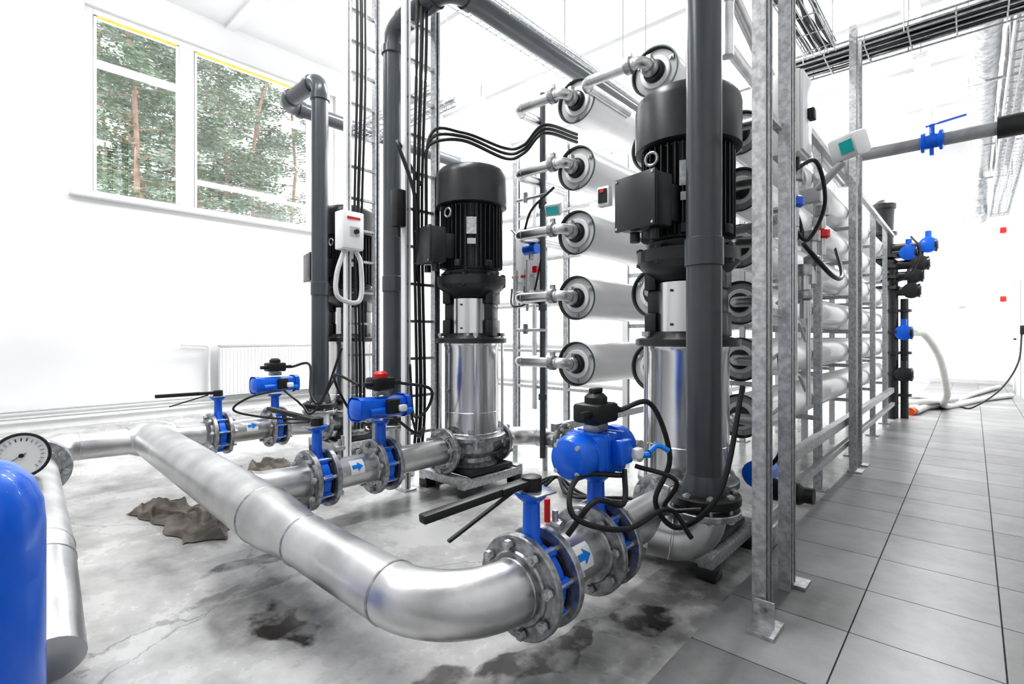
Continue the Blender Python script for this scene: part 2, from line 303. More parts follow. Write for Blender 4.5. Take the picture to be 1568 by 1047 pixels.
def act_valve(x,y,z,style=0,top=RED):
    m=M('actuated_butterfly_valve'); c=V((x,y,z)); Y=V((0,1,0)); R=.168; vbody(m,c,R)
    m.lathe(c+V((0,0,.11)),(0,0,1),[(.05,0),(.035,.03),(.033,.14),(.055,.16),(.055,.175)],BLUE,20)
    a=c+V((0,0,.365)); 
    if style==0:
        m.lathe(a-Y*.2,Y,[(.045,0),(.07,.008),(.08,.025),(.084,.05),(.084,.09),(.078,.092)],BLUE,32)
        m.lathe(a-Y*.112,Y,[(.086,0),(.086,.012)],BLUE,32)
        m.lathe(a+Y*.1,Y,[(.086,0),(.086,.012)],BLUE,32)
        m.lathe(a+Y*.11,Y,[(.082,0),(.084,.04),(.078,.07),(.062,.085),(.03,.09)],BLUE,32)
        m.box(a,(.16,.2,.15),BLUE,bev=.012)
        for yy in(-.05,0,.05): m.box(a+V((0,yy,0)),(.168,.012,.158),BLUE,bev=.004)
        for k in range(4):
            q=math.pi/4+k*math.pi/2; p=V((math.cos(q)*.066,0,math.sin(q)*.066)); m.cyl(a-Y*.197+p,a-Y*.165+p,.009,GALV,seg=8)
    else:
        m.box(a,(.15,.38,.13),BLUE,bev=.04)
        for sg in(-1,1): m.box(a+Y*sg*.165,(.165,.055,.145),BLUE,bev=.045)
        m.cyl(a+V((.06,-.12,-.02)),a+V((.06,.12,-.02)),.03,BLUE)
    m.box(a+V((0,0,.092)),(.06,.09,.03),CASTG,bev=.004)
    m.box(a+V((0,0,.15)),(.12,.15,.075),BLACK,bev=.014)
    m.lathe(a+V((0,0,.185)),(0,0,1),[(.045,0),(.045,.025),(.03,.04)],BLACK if style==0 else top,16)
    if style==0: m.box(a+V((0,0,.235)),(.03,.06,.02),BLACK,bev=.005)
    for sg in(-1,1): m.cyl(a+V((.02,sg*.07,.15)),a+V((.02,sg*.13,.15)),.015,BLACK,seg=10); 
    m.box(a+V((.105,.02,.01)),(.05,.08,.09),BLUE if style==0 else BLACK,bev=.008); m.box(a+V((.14,.07,.0)),(.035,.05,.04),WHITE,bev=.008)
    m.cyl(a+V((.1,.1,-.02)),a+V((.17,.12,-.01)),.012,LBLUE,seg=8)
    return m.done()
def patch(m,x,y0,y1,z,r,a0,a1,mt,n=6,tri=0):
    i=m.mi(mt); 
    for k in range(n):
        A=math.radians(a0+(a1-a0)*k/n); B=math.radians(a0+(a1-a0)*(k+1)/n)
        if tri:
            f0=1-abs(2*k/n-1); f1=1-abs(2*(k+1)/n-1); ya,yb=y0+(y1-y0)*f0,y0+(y1-y0)*f1
        else: ya=yb=y1
        P=[(x+math.cos(A)*r,y0,z+math.sin(A)*r),(x+math.cos(A)*r,ya,z+math.sin(A)*r),(x+math.cos(B)*r,yb,z+math.sin(B)*r),(x+math.cos(B)*r,y0,z+math.sin(B)*r)]
        if tri and k==0: P=[P[0],P[2],P[3]]
        elif tri and k==n-1: P=[P[0],P[1],P[3]]
        f=m.bm.faces.new([m.bm.verts.new(V(p)) for p in P]); f.material_index=i
def label(x,y,z,r):
    m=M('flow_arrow_label'); patch(m,x,y-.045,y+.045,z,r+.002,0,55,WHITE); patch(m,x,y-.035,y+.005,z,r+.0035,20,34,LBLUE)
    patch(m,x,y+.0,y+.036,z,r+.0035,10,44,LBLUE,8,1); return m.done()
# ------------------------------------------------------------ pumps
def pump(px,py,boxz,boxa,ca):
    m=M('multistage_pump'); o=V((px,py,0)); Z=V((0,0,1)); Y=V((0,1,0))
    for sx in(-1,1):
        m.beam(o+V((sx*.21,-.3,.09)),o+V((sx*.21,.3,.09)),.07,.06,GALV,bev=.004)
        for sy in(-1,1): m.box(o+V((sx*.21,sy*.25,.03)),(.09,.09,.06),DARK,bev=.008)
    for sy in(-1,1): m.beam(o+V((-.24,sy*.27,.105)),o+V((.24,sy*.27,.105)),.07,.06,GALV,bev=.004)
    m.box(o+V((0,0,.145)),(.44,.44,.04),DARK,bev=.015)
    m.lathe(o+V((0,0,.16)),Z,[(.2,0),(.15,.03),(.14,.06),(.17,.1),(.175,.17),(.21,.2),(.215,.225)],CASTG,36)
    for sg in(-1,1):
        m.cyl(o+V((0,sg*.1,.29)),o+V((0,sg*.27,.29)),.085,CASTG,seg=28); flange(m,o+V((0,sg*.27,.29)),Y,.16,.085,.03)
        bolts(m,o+V((0,sg*.285,.29)),Y,.13,8,.1)
    m.lathe(o,Z,[(.205,.385),(.205,.40),(.2,.405),(.2,.55),(.203,.553),(.2,.556),(.2,1.02),(.205,1.03),(.205,1.05)],SHINE,48)
    for k in range(4):
        a=math.pi/4+k*math.pi/2+.15; p=o+V((math.cos(a)*.232,math.sin(a)*.232,0)); m.cyl(p+Z*.3,p+Z*1.12,.011,SHINE,seg=10); m.cyl(p+Z*1.1,p+Z*1.125,.02,GALV,seg=6)
        m.cyl(p+Z*.33,p+Z*.37,.03,CASTG,seg=10)
    m.lathe(o,Z,[(.23,.345),(.25,.352),(.25,.38),(.23,.388)],CASTG,36)
    m.lathe(o,Z,[(.245,1.05),(.262,1.056),(.262,1.085),(.245,1.09),(.19,1.1),(.16,1.125)],DARK,36)
    for k,a in enumerate((ca+1.25,ca-1.85)):
        for (z0,z1,r0,w) in((1.10,1.22,.165,.2),(1.22,1.34,.155,.16),(1.34,1.46,.165,.2)):
            p=o+V((math.cos(a)*r0,math.sin(a)*r0,(z0+z1)/2)); m.box(p,(.06,w,z1-z0+.004),DARK,rz=a,bev=.01)
    m.lathe(o,Z,[(.15,1.1),(.15,1.375),(.145,1.378)],SHINE,36)
    for zz in(1.16,1.33): m.cyl(o+V((math.cos(ca-.5)*.15,math.sin(ca-.5)*.15,zz)),o+V((math.cos(ca-.5)*.158,math.sin(ca-.5)*.158,zz)),.007,DARK,seg=8)
    m.lathe(o,Z,[(.135,1.375),(.16,1.39),(.235,1.45),(.255,1.475),(.255,1.535),(.24,1.54),(.2,1.55)],DARK,40)
    bolts(m,o+Z*1.505,Z,.236,8,.1,DARK,.011)
    m.lathe(o,Z,[(.2,1.545),(.21,1.575),(.19,1.59),(.19,2.05),(.2,2.07)],MOTOR,36)
    for k in range(40):
        a=2*math.pi*k/40; m.box(o+V((math.cos(a)*.206,math.sin(a)*.206,1.82)),(.05,.007,.44),MOTOR,rz=a)
    for a in (-2.1,-1.2,-.2): m.box(o+V((math.cos(a)*.215,math.sin(a)*.215,1.62)),(.06,.05,.05),MOTOR,rz=a,bev=.01)
    m.lathe(o,Z,[(.245,2.05),(.262,2.055),(.262,2.27),(.255,2.30),(.235,2.325),(.2,2.335),(.02,2.34)],MOTOR,48)
    m.lathe(o,Z,[(.12,2.336),(.12,2.344),(.02,2.345)],DARK,24)
    d=V((math.cos(boxa),math.sin(boxa),0)); 
    m.box(o+d*.24+Z*boxz,(.14,.2,.18),MOTOR,rz=boxa,bev=.012); m.box(o+d*.33+Z*boxz,(.12,.24,.25),MOTOR,rz=boxa,bev=.012); m.box(o+d*.395+Z*boxz,(.02,.25,.26),MOTOR,rz=boxa,bev=.006)
    n=V((-d.y,d.x,0))
    for q in(-1,1):
        m.cyl(o+d*.33+n*q*.06+Z*(boxz-.13),o+d*.33+n*q*.06+Z*(boxz-.18),.024,DARK,seg=12)
        for zz in(-1,1): m.cyl(o+d*.405+n*q*.11+Z*(boxz+zz*.115),o+d*.409+n*q*.11+Z*(boxz+zz*.115),.007,GALV,seg=6)
    a=ca; m.box(o+V((math.cos(a)*.236,math.sin(a)*.236,1.88)),(.006,.07,.12),GALV,rz=a)
    m.box(o+V((math.cos(a)*.236,math.sin(a)*.236,1.77)),(.006,.06,.04),LGREY,rz=a)
    m.cyl(o+V((.06,-.2,.31)),o+V((.075,-.23,.31)),.016,GALV,seg=6)
    a=ca-.75; p=o+V((math.cos(a)*.245,math.sin(a)*.245,1.98)); 
    ring=[p+V((math.cos(t)*.032,0,math.sin(t)*.032)) for t in [2*math.pi*k/14 for k in range(15)]]; m.sweep(ring,.008,CASTG,8)
    m.box(o+V((math.cos(ca)*.18,math.sin(ca)*.18,.42)),(.05,.05,.03),CASTG,rz=ca)
    return m.done()
PZ=.29
pump(-1.10,2.57,1.74,-1.8,-1.17); pump(-2.78,2.62,1.74,-1.8,-.76); pump(-4.5,2.62,1.74,-1.8,-.53)
# ------------------------------------------------------------ pipework
XC,XB,XA=-1.09,-2.78,-4.5
m=M('stainless_manifold')
def arcpts(c,r,a0,a1,z,n=12): return [V((c[0]+math.cos(a0+(a1-a0)*k/n)*r,c[1]+math.sin(a0+(a1-a0)*k/n)*r,z)) for k in range(n+1)]
P=[V((XC,1.23,PZ))]+arcpts((XC-.27,1.21),.27,0,-math.pi/2,PZ,14)
Rr=[.098]*len(P); P+= [V((-1.95,.94,.295)),V((-2.03,.942,.297)),V((-2.25,.945,.30)),V((-2.35,.947,.302))]; Rr+=[.098,.10,.122,.125]
P+=[V((-4.3,.99,.345)),V((-4.5,1.0,.35))]; Rr+=[.125,.118]; m.sweep(P,Rr,STEEL,36)
for p,r in((P[1],.098),(P[15],.098),(P[16],.098),(P[19],.125)):
    i=P.index(p); d=(P[min(i+1,len(P)-1)]-P[max(i-1,0)]).normalized(); m.lathe(p-d*.007,d,[(r,0),(r+.003,.004),(r+.003,.01),(r,.014)],CASTG,36,(False,False))
m.pipe([(XA,1.34,.33),(XA,.42,.36),(-4.05,.34,.34)],.092,STEEL,bend=.2,seg=32,welds=True)
m.lathe((XA,.86,.35),(0,1,0),[(.095,0),(.12,.06),(.124,.14),(.12,.22),(.095,.28)],STEEL,32)
flange(m,(-4.02,.335,.34),(1,-.1,0),.165,.09,.03); flange(m,(-3.98,.33,.34),(1,-.1,0),.165,.09,.03); bolts(m,(-4.0,.333,.34),(1,-.1,0),.135,8,.13)
m.pipe([(-3.96,.33,.34),(-2.55,.23,.285),(-2.12,.205,.095)],.095,STEEL,bend=.22,seg=28,welds=True)
m.cyl((XB,1.35,PZ),(XB,1.05,.30),.09,STEEL,seg=28)
m.lathe((XB,1.05,.30),(0,1,0),[(.105,0),(.095,.03),(.09,.05)],STEEL,28)
m.done()
m=M('stainless_branch_pipe')
for x,yl,ya,yp in((XC,1.30,1.69,2.27),(XB,1.41,1.83,2.32),(XA,1.45,1.9,2.32)):
    z=PZ if x>-4 else .32
    m.cyl((x,yl+.045,z),(x,ya-.045,z),.09,STEEL,seg=28); m.cyl((x,ya+.045,z),(x,yp,PZ),.09,STEEL,seg=28)
m.done()
for x,y,z,ld,rise in((XC,1.30,PZ,(-.12,-1),-.03),(XB,1.41,PZ,(-1,-.25),.04),(XA,1.45,.32,(-.1,-1),.0)): lever_valve(x,y,z,ld,rise)
act_valve(XC,1.69,PZ,0); act_valve(XB,1.83,PZ,1); act_valve(XA,1.9,.32,1,BLACK)
label(XC,1.49,PZ,.09); label(XB,1.62,PZ,.09); label(XA,1.68,.32,.09); 
m=M('drain_ball_valve')
m.cyl((XC-.0,1.43,PZ+.085),(XC,1.43,PZ+.2),.011,GALV,seg=10); m.cyl((XC-.03,1.43,PZ+.15),(XC+.03,1.43,PZ+.15),.016,GALV,seg=10); m.cyl((XC-.02,1.41,PZ+.16),(XC-.02,1.41,PZ+.24),.011,RED,seg=10); m.done()
m=M('drain_ball_valve'); m.cyl((XB,1.55,PZ+.085),(XB,1.55,PZ+.2),.011,GALV,seg=10); m.cyl((XB,1.52,PZ+.15),(XB,1.58,PZ+.15),.016,GALV,seg=10); m.cyl((XB,1.57,PZ+.16),(XB,1.57,PZ+.22),.01,LGREY,seg=8); m.done()
m=M('stainless_discharge_pipe')
m.pipe([(XB,2.92,PZ),(XB,3.2,PZ),(-1.7,3.2,PZ+.02)],.075,STEEL,seg=24,welds=True)
flange(m,(-2.35,3.2,PZ),(1,0,0),.14,.075,.03); bolts(m,(-2.35,3.2,PZ),(1,0,0),.115,8,.08)
m.done()
def riser(pts,r=.074,fl=True):
    m=M('grey_pvc_riser'); m.pipe(pts,r,PVC,bend=.13,seg=28)
    a=V(pts[0]); Z=V((0,0,1))
    m.lathe(a,Z,[(r+.02,0),(r+.02,.05),(r+.004,.11)],PVC,28)
    m.lathe(a-Z*.01,Z,[(.145,0),(.15,.006),(.15,.034),(.145,.04)],BLACK,32); flange(m,a-Z*.045,Z,.15,r,.028)
    bolts(m,a-Z*.015,Z,.124,8,.12)
    m.lathe(a+Z*1.0,Z,[(r,0),(r+.007,.005),(r+.007,.12),(r,.125)],PVC,28,(False,False))
    for i in range(1,len(pts)-1):
        p=V(pts[i])
        for q in(V(pts[i-1]),V(pts[i+1])):
            d=(q-p).normalized(); m.lathe(p+d*.14,d,[(r+.002,0),(r+.012,.004),(r+.012,.06),(r,.065)],PVC,28,(False,False))
    return m
CX,CY=-.862,2.187
m=riser([(CX,CY,.40),(CX,CY,3.55),(CX-.4,CY,3.6)]); m.done()
m=M('stainless_elbow'); m.pipe([(CX,CY,.34),(CX,CY,.20),(XC+.02,CY-.1,.23)],.092,STEEL,bend=.13,seg=28,welds=True); m.done()
m=riser([(-4.4,2.26,.47),(-4.4,2.26,3.44),(-5.15,2.26,3.44),(-5.15,4.6,3.44)]); m.pipe([(-4.4,2.26,.42),(-4.4,2.26,.3)],.09,STEEL); m.done()
m=riser([(-3.4,2.35,.45),(-3.4,2.35,3.52),(-2.72,2.35,3.55),(-2.72,6.5,3.55)]); m.pipe([(-3.4,2.35,.4),(-3.4,2.35,.12)],.08,STEEL); m.box((-3.4,2.35,.06),(.25,.25,.12),GALV,bev=.01); m.done()
# ------------------------------------------------------------ struts
def strut(m,x,y,z0,z1,w=.041,open_='y',mt=GALV):
    h=z1-z0; zc=(z0+z1)/2; t=.004
    if open_=='y':
        m.box((x,y+w/2,zc),(w,t,h),mt); 
        for sg in(-1,1): m.box((x+sg*w/2,y,zc),(t,w+t,h),mt); m.box((x+sg*w*.36,y-w/2,zc),(w*.3,t,h),mt)
    else:
        m.box((x-w/2,y,zc),(t,w,h),mt)
        for sg in(-1,1): m.box((x,y+sg*w/2,zc),(w+t,t,h),mt); m.box((x+w/2,y+sg*w*.36,zc),(t,w*.3,h),mt)
def ladder(x,y0,y1,z1,name='vertical_cable_ladder',cab=3):
    m=M(name)
    for y in(y0,y1):
        strut(m,x,y,.0,z1,.045,'x',WHITE if y==y0 else GALV); m.box((x,y,.006),(.12,.1,.012),GALV); 
    z=.4
    while z<z1-.05: m.beam((x,y0+.02,z),(x,y1-.02,z),.03,.02,GALV); z+=.27
    for k in range(cab):
        y=y0+.06+k*.035; r=.011+.003*(k%2)
        m.cable([(x+.035,y,z1),(x+.04+.01*k,y+.01,z1*.66),(x+.03,y-.01,z1*.4),(x+.05,y,.7),(x+.02,y,.3)],r,BLACK)
    return m.done()
ladder(-3.96,2.28,2.56,5.2); ladder(-3.02,2.2,2.47,5.2)
m=M('galvanised_strut_column')
for x,y,o_ in((-.60,2.07,'x'),(-.60,2.12,'x'),(-.60,2.42,'x'),(-.60,2.465,'x')): strut(m,x,y,.013,5.6,.043,o_)
for z in(.35,1.2,2.0,2.9,3.7): m.beam((-.62,2.08,z),(-.62,2.45,z),.03,.03,GALV)
m.box((-.57,2.03,.02),(.09,.14,.012),GALV); m.box((-.575,2.03,.07),(.07,.008,.1),GALV); m.cyl((-.575,2.02,.085),(-.575,2.04,.085),.014,CASTG,seg=6); m.box((-.58,2.5,.02),(.1,.1,.012),GALV)
for yy in(2.07,2.12,2.42,2.465): m.box((-.612,yy,2.4),(.006,.034,4.7),DARK)  # dark strips paint the shade inside the strut channels
m.done()
def col(x,y,z1):
    m=M('galvanised_strut_column')
    for dy in(0,.045,.27): strut(m,x,y+dy,.013,z1,.043,'x'); m.box((x-.012,y+dy,z1/2),(.006,.034,z1-.1),DARK)  # dark strip in each channel stands in for its inner shade
    m.box((x+.02,y,.02),(.1,.14,.012),GALV); m.box((x+.02,y+.27,.02),(.1,.1,.012),GALV)
    m.box((x-.01,y+.15,z1/2),(.02,.06,z1-.3),BLACK)
    m.done()
col(-.72,4.9,3.60)
m=M('electrical_enclosure'); m.box((-.64,2.64,2.12),(.13,.17,.38),WHITE,bev=.012); m.box((-.57,2.64,2.12),(.014,.16,.36),WHITE,bev=.004)
m.box((-.55,2.66,2.12),(.03,.05,.05),BLACK,bev=.006)
for k in range(3): m.cyl((-.67+.03*k,2.64,1.93),(-.67+.03*k,2.64,1.88),.014,BLACK,seg=10)
m.done()
m=M('flow_transmitter'); R=Matrix.Rotation(-.6,3,'Z')@Matrix.Rotation(.35,3,'X')
m.box((-.47,3.08,2.07),(.16,.1,.12),WHITE,bev=.02,rot=R); m.box(V((-.47,3.08,2.07))+R@V((0.03,-.052,0)),(.07,.006,.06),CYAN,rot=R)
m.cyl((-.5,3.1,2.0),(-.62,3.15,1.9),.02,LGREY); m.box((-.66,3.17,1.87),(.1,.06,.08),LGREY,bev=.01); m.done()
m=M('corrugated_conduit')
pr=[V((-.64,2.67,1.88)),V((-.64,2.67,1.75)),V((-.66,2.68,1.68)),V((-.75,2.72,1.66)),V((-1.0,2.9,1.68))]
out=[];rad=[]
for i in range(len(pr)-1):
    for k in range(14): out.append(pr[i].lerp(pr[i+1],k/14)); rad.append(.024 if k%2 else .019)
m.sweep(out,rad,LGREY,12); m.done()
m=M('control_box'); m.box((-3.88,2.25,1.98),(.12,.2,.32),WHITE,bev=.012); m.box((-3.815,2.25,1.98),(.012,.19,.3),WHITE,bev=.004); m.box((-3.808,2.26,1.97),(.006,.09,.08),LGREY); m.cyl((-3.81,2.27,1.97),(-3.785,2.27,1.97),.02,BLACK); m.box((-3.805,2.25,2.08),(.004,.12,.02),RED)
m.cable([(-3.87,2.2,1.82),(-3.85,2.12,1.6),(-3.82,2.12,1.42),(-3.8,2.3,1.4),(-3.83,2.33,1.7),(-3.86,2.3,1.82)],.02,LGREY); m.done()
m=M('junction_box'); m.box((-3.0,2.12,2.0),(.08,.08,.26),BLACK,bev=.008); m.cyl((-3.0,2.12,1.87),(-3.0,2.12,1.8),.014,BLACK); m.done()
# ------------------------------------------------------------ membrane racks
ROWS=[.905,1.375,1.84,2.3,2.78]
def vessel(x,z,r,y0,y1,pipe_=True,name='membrane_pressure_vessel'):
    m=M(name); Y=V((0,1,0)); o=V((x,y0,z))
    m.lathe(o,Y,[(r*1.0,.0),(r*1.02,.006),(r*1.02,.03),(r*.985,.034),(r*.985,y1-y0-.04),(r*1.02,y1-y0-.03),(r*1.02,y1-y0)],WHITEG,40,(False,True))
    m.lathe(o,Y,[(r*1.02,.004),(r*1.022,.004),(r*1.022,-.004),(r*.97,-.004),(r*.94,.05)],GREEN,40,(False,False))  # green lip whose dark colour also carries the shade of the end recess
    m.lathe(o,Y,[(r*.94,.05),(r*.93,.022),(r*.6,.018)],LGREY,40,(True,False))
    m.lathe(o,-Y,[(r*.66,-.02),(r*.66,-.008),(r*.62,-.004),(r*.5,-.004)],WHITE,32)
    m.lathe(o,-Y,[(r*.46,-.012),(r*.46,.01),(r*.4,.025),(r*.3,.03),(r*.3,.06)],DARK,24)
    for k in range(3):
        a=k*2.09+.5; p=o+V((math.cos(a)*r*.8,.02,math.sin(a)*r*.8)); m.box(p,(.03,.02,.022),GALV); m.cyl(p,p-Y*.018,.008,GALV,seg=6)
    if pipe_:
        m.pipe([o+V((0,-.04,0)),o+V((0,-.15,.01)),o+V((-.44,-.15,.01)),o+V((-.44,.45,.01))],.036,STEEL,bend=.07,seg=16,welds=True)
        m.lathe(o-Y*.085,Y,[(.045,0),(.054,.01),(.054,.035),(.045,.045)],CASTG,18)
        m.lathe(o+V((-.12,-.15,.01)),(1,0,0),[(.04,0),(.052,.006),(.052,.042),(.04,.048)],CASTG,18)
        m.box(o+V((-.095,-.15,.07)),(.036,.024,.036),GALV); m.box(o+V((.0,-.06,.06)),(.03,.04,.03),GALV)
    else: m.pipe([o+V((0,-.04,0)),o+V((0,-.1,0)),o+V((.12,-.1,0))],.03,STEEL,bend=.04,seg=14)
    return m.done()
for z in ROWS: vessel(-2.1,z,.155,3.0,8.1)
for z in ROWS: vessel(-1.5,z,.155,3.0,8.1,z>2.7)
RR=[.65,.97,1.29,1.61,1.93,2.25]
for z in RR: vessel(-.98,z,.122,3.0,8.2,False)
vessel(-1.5,.45,.12,3.1,8.1,False)
m=M('membrane_rack_frame')
for y in(4.2,5.6,6.9,7.95):
    for x in(-2.38,-1.8,-1.22,-.83):
        strut(m,x,y,.0,3.1 if x<-.9 else 2.5,.045,'x',WHITE if x<-.9 else GALV); m.box((x,y,.005),(.12,.12,.01),GALV)
    for z in ROWS: m.beam((-2.4,y+.03,z-.18),(-1.2,y+.03,z-.18),.04,.035,GALV)
    for z in RR: m.beam((-1.2,y+.03,z-.142),(-.81,y+.03,z-.142),.035,.03,GALV)
    m.beam((-2.4,y,3.06),(-1.2,y,3.06),.04,.04,GALV)
for x in(-2.38,-.79): m.beam((x,3.1,.4),(x,8.3,.4),.05,.06,GALV)
m.beam((-.78,3.1,.22),(-.78,8.3,.22),.04,.04,GALV); m.beam((-.785,3.1,2.42),(-.785,8.3,2.42),.04,.04,GALV)
m.done()
m=M('permeate_tubing')
for i,z in enumerate(RR):
    m.pipe([(-.86,2.9,z),(-.84,2.86,z+.02),(-.84,2.86,z+.3)],.024,STEEL,bend=.04,seg=12)
    m.cable([(-.84,3.0+.1*i,z),(-.76,3.1+.1*i,z+.1),(-.78,3.4,z+.22),(-.8,3.7,z+.1)],.010,BLACK if i in(3,5) else LGREY)
    m.box((-.84,2.86,z+.12),(.05,.05,.035),BLUE if i in(2,3) else GALV,bev=.006)
m.box((-.8,2.84,1.83),(.05,.02,.02),RED)
m.pipe([(-.98,2.8,2.6),(-.98,2.8,3.0),(-.98,3.9,2.7),(-.9,5.5,2.5)],.035,STEEL,seg=14,welds=True)
m.pipe([(-1.15,2.9,2.3),(-1.15,2.9,2.95),(-1.15,5.9,2.8)],.04,STEEL,seg=14,welds=True)
m.done()
m=M('manifold_control_valves')
for x,y,z,c in((-.7,3.0,1.78,BLUE),(-.68,3.3,1.5,CASTG),(-.7,3.2,1.3,CASTG),(-.69,3.6,1.7,RED)):
    m.cyl((x,y,z-.1),(x,y,z+.14),.022,STEEL,seg=12); m.lathe((x,y,z),(0,0,1),[(.03,0),(.045,.01),(.045,.05),(.03,.06)],c,16); m.cyl((x,y,z+.14),(x,y,z+.2),.04,CASTG,seg=14); m.cyl((x-.1,y,z),(x,y,z),.018,STEEL,seg=10)
m.cable([(-.68,2.9,1.95),(-.6,3.0,2.0),(-.58,3.1,1.8),(-.66,3.1,1.62),(-.72,3.0,1.7)],.010,BLACK)
m.cable([(-.68,3.1,1.6),(-.6,3.4,1.45),(-.6,3.7,1.48),(-.7,4.1,1.7)],.013,BLACK)
m.cyl((-.7,3.0,.9),(-.7,3.0,1.7),.014,STEEL,seg=10); m.cyl((-.7,3.3,.7),(-.7,3.3,1.45),.012,STEEL,seg=10)
m.done()
m=M('vertical_header_pipe'); m.cyl((-2.5,3.12,.15),(-2.5,3.12,3.0),.024,PVC,seg=12)
for z in(.6,1.3,2.1): m.lathe((-2.5,3.12,z),(0,0,1),[(.024,0),(.034,.004),(.034,.05),(.024,.054)],PVC,14)
m.done()
m=M('sampling_panel')
m.cyl((-2.62,3.3,.0),(-2.62,3.3,2.6),.022,GALV,seg=8); m.cyl((-2.95,3.3,.0),(-2.95,3.3,2.6),.022,GALV,seg=8)
m.box((-2.78,3.3,1.75),(.34,.02,.55),WHITE,bev=.005)
for k in range(3):
    x=-2.88+k*.1; m.cyl((x,3.29,1.55),(x,3.24,1.55),.02,WHITE,seg=12); m.cyl((x,3.24,1.48),(x,3.24,1.66),.012,LGREY,seg=10); m.box((x,3.22,1.6),(.05,.03,.02),RED if k==1 else GALV)
m.cable([(-2.9,3.2,1.5),(-2.8,3.1,1.35),(-2.6,3.1,1.4),(-2.5,3.1,1.7)],.008,BLACK); m.cable([(-2.9,3.2,2.0),(-2.7,3.1,1.9),(-2.6,3.1,2.1),(-2.3,3.0,2.2)],.01,BLACK)
m.cyl((-2.62,3.05,1.78),(-2.5,3.05,1.78),.04,BLUE); m.cyl((-2.56,3.05,1.7),(-2.56,3.05,1.86),.022,GALV); m.cyl((-2.6,3.05,1.3),(-2.6,3.05,1.7),.012,STEEL)
m.box((-2.52,3.05,1.62),(.04,.02,.05),RED)
for z in(1.15,1.45,2.2): m.cyl((-2.75,3.1,z),(-2.45,3.1,z),.014,STEEL,seg=8); m.cyl((-2.66,3.1,z-.03),(-2.66,3.1,z+.05),.02,CASTG,seg=10)
R=Matrix.Rotation(.3,3,'Z')@Matrix.Rotation(.5,3,'X'); m.box((-2.3,3.0,2.04),(.12,.07,.09),LGREY,rot=R,bev=.01); m.box(V((-2.3,3.0,2.04))+R@V((0,-.037,0)),(.09,.005,.06),CYAN,rot=R)
m.done()
m=M('pressure_switch'); m.box((-1.8,2.9,2.02),(.09,.05,.13),WHITE,bev=.006); m.box((-1.8,2.87,2.02),(.06,.01,.09),BLACK); m.box((-1.8,2.862,2.05),(.03,.006,.02),RED); m.done()
m=M('background_pipe_rack')
for x in(-4.6,-3.9,-3.2):
    strut(m,x,4.4,0,3.2,.05,'x')
for z in(.6,1.0,1.5,2.0,2.5,3.0): m.cyl((-4.8,4.45,z),(-2.5,4.45,z),.035,WHITE,seg=14); m.beam((-4.7,4.38,z-.06),(-2.9,4.38,z-.06),.03,.03,GALV)
for x,y in((-4.3,4.35),(-3.6,4.35)): m.cyl((x,y,.3),(x,y,2.9),.03,STEEL,seg=12)
for x,z in((-3.6,1.5),(-4.3,1.0),(-3.6,2.0)): m.cyl((x-.06,4.3,z),(x+.06,4.3,z),.04,CASTG,seg=12); m.cyl((x,4.26,z),(x,4.2,z),.02,RED if z==2.0 else BLUE,seg=10)
m.done()
# ------------------------------------------------------------ cables
m=M('cable_bundle')
for k in range(3):
    o=V((.0,.0,.03*k)); m.cable([V((-2.98,2.35,2.3-.2*k)),V((-2.95,2.36,2.5))+o,V((-2.86,2.6,2.58))+o,V((-2.65,2.85,2.46))+o*1.3,V((-2.5,2.9,2.48))+o,V((-2.35,2.95,2.6))+o,V((-2.3,3.3,2.62))+o],.012,BLACK)
m.cable([(-2.98,2.3,2.2),(-3.06,2.22,2.42),(-2.98,2.1,2.45),(-2.92,2.2,2.1),(-2.95,2.25,1.7),(-3.0,2.28,1.5)],.014,BLACK)
m.done()
m=M('actuator_cables')
m.cable([(XC+.02,1.83,.8),(XC+.1,1.95,.82),(XC+.16,2.0,.6),(XC+.12,1.95,.42),(XC+.2,2.0,.32),(XC+.36,2.02,.5),(XC+.4,2.15,.9)],.011,BLACK)
m.cable([(XC+.12,1.7,.6),(XC+.16,1.62,.5),(XC+.12,1.5,.53),(XC+.06,1.42,.42)],.01,BLACK)
m.cable([(XC+.12,1.7,.58),(XC+.05,1.5,.6),(XC+.1,1.4,.5),(XC+.18,1.6,.42),(XC+.2,1.9,.42),(XC+.26,1.98,.3)],.01,BLACK)
m.cable([(XC+.12,1.78,.6),(XC+.25,1.86,.55),(XC+.16,1.95,.4),(XC+.3,1.98,.42)],.009,BLACK)
m.cable([(XC+.17,1.8,.66),(XC+.19,1.83,.68),(XC+.22,1.86,.66)],.01,LBLUE); m.done()
m=M('actuator_cables')
m.cable([(XB+.02,1.96,.8),(XB+.1,2.15,.75),(XB+.0,2.2,.6),(XB-.15,2.2,.55),(XB-.22,2.22,.9)],.01,BLACK)
m.cable([(XB+.12,1.85,.6),(XB+.2,1.95,.5),(XB+.1,2.1,.5),(XB-.1,2.2,.4),(XB-.2,2.2,.6)],.009,BLACK)
m.cable([(XB-.03,1.7,.8),(XB-.25,1.65,.85),(XB-.3,1.8,.6),(XB-.35,2.0,.5),(XB-.3,2.2,.8)],.009,BLACK); m.done()
m=M('actuator_cables')
m.cable([(XA+.02,2.03,.83),(XA+.12,2.15,.85),(XA+.25,2.1,.6),(XA+.35,2.15,.55),(XA+.5,2.25,1.0)],.011,BLACK)
m.cable([(XA+.12,1.92,.64),(XA+.2,2.0,.55),(XA+.2,2.05,.5),(XA+.3,2.1,.45),(XA+.5,2.22,.8)],.009,BLACK)
m.cable([(XA+.12,1.85,.64),(XA+.1,1.65,.6),(XA+.05,1.55,.5),(XA+.15,1.8,.42),(XA+.4,2.1,.4)],.009,BLACK); m.done()
m=M('floor_cables')
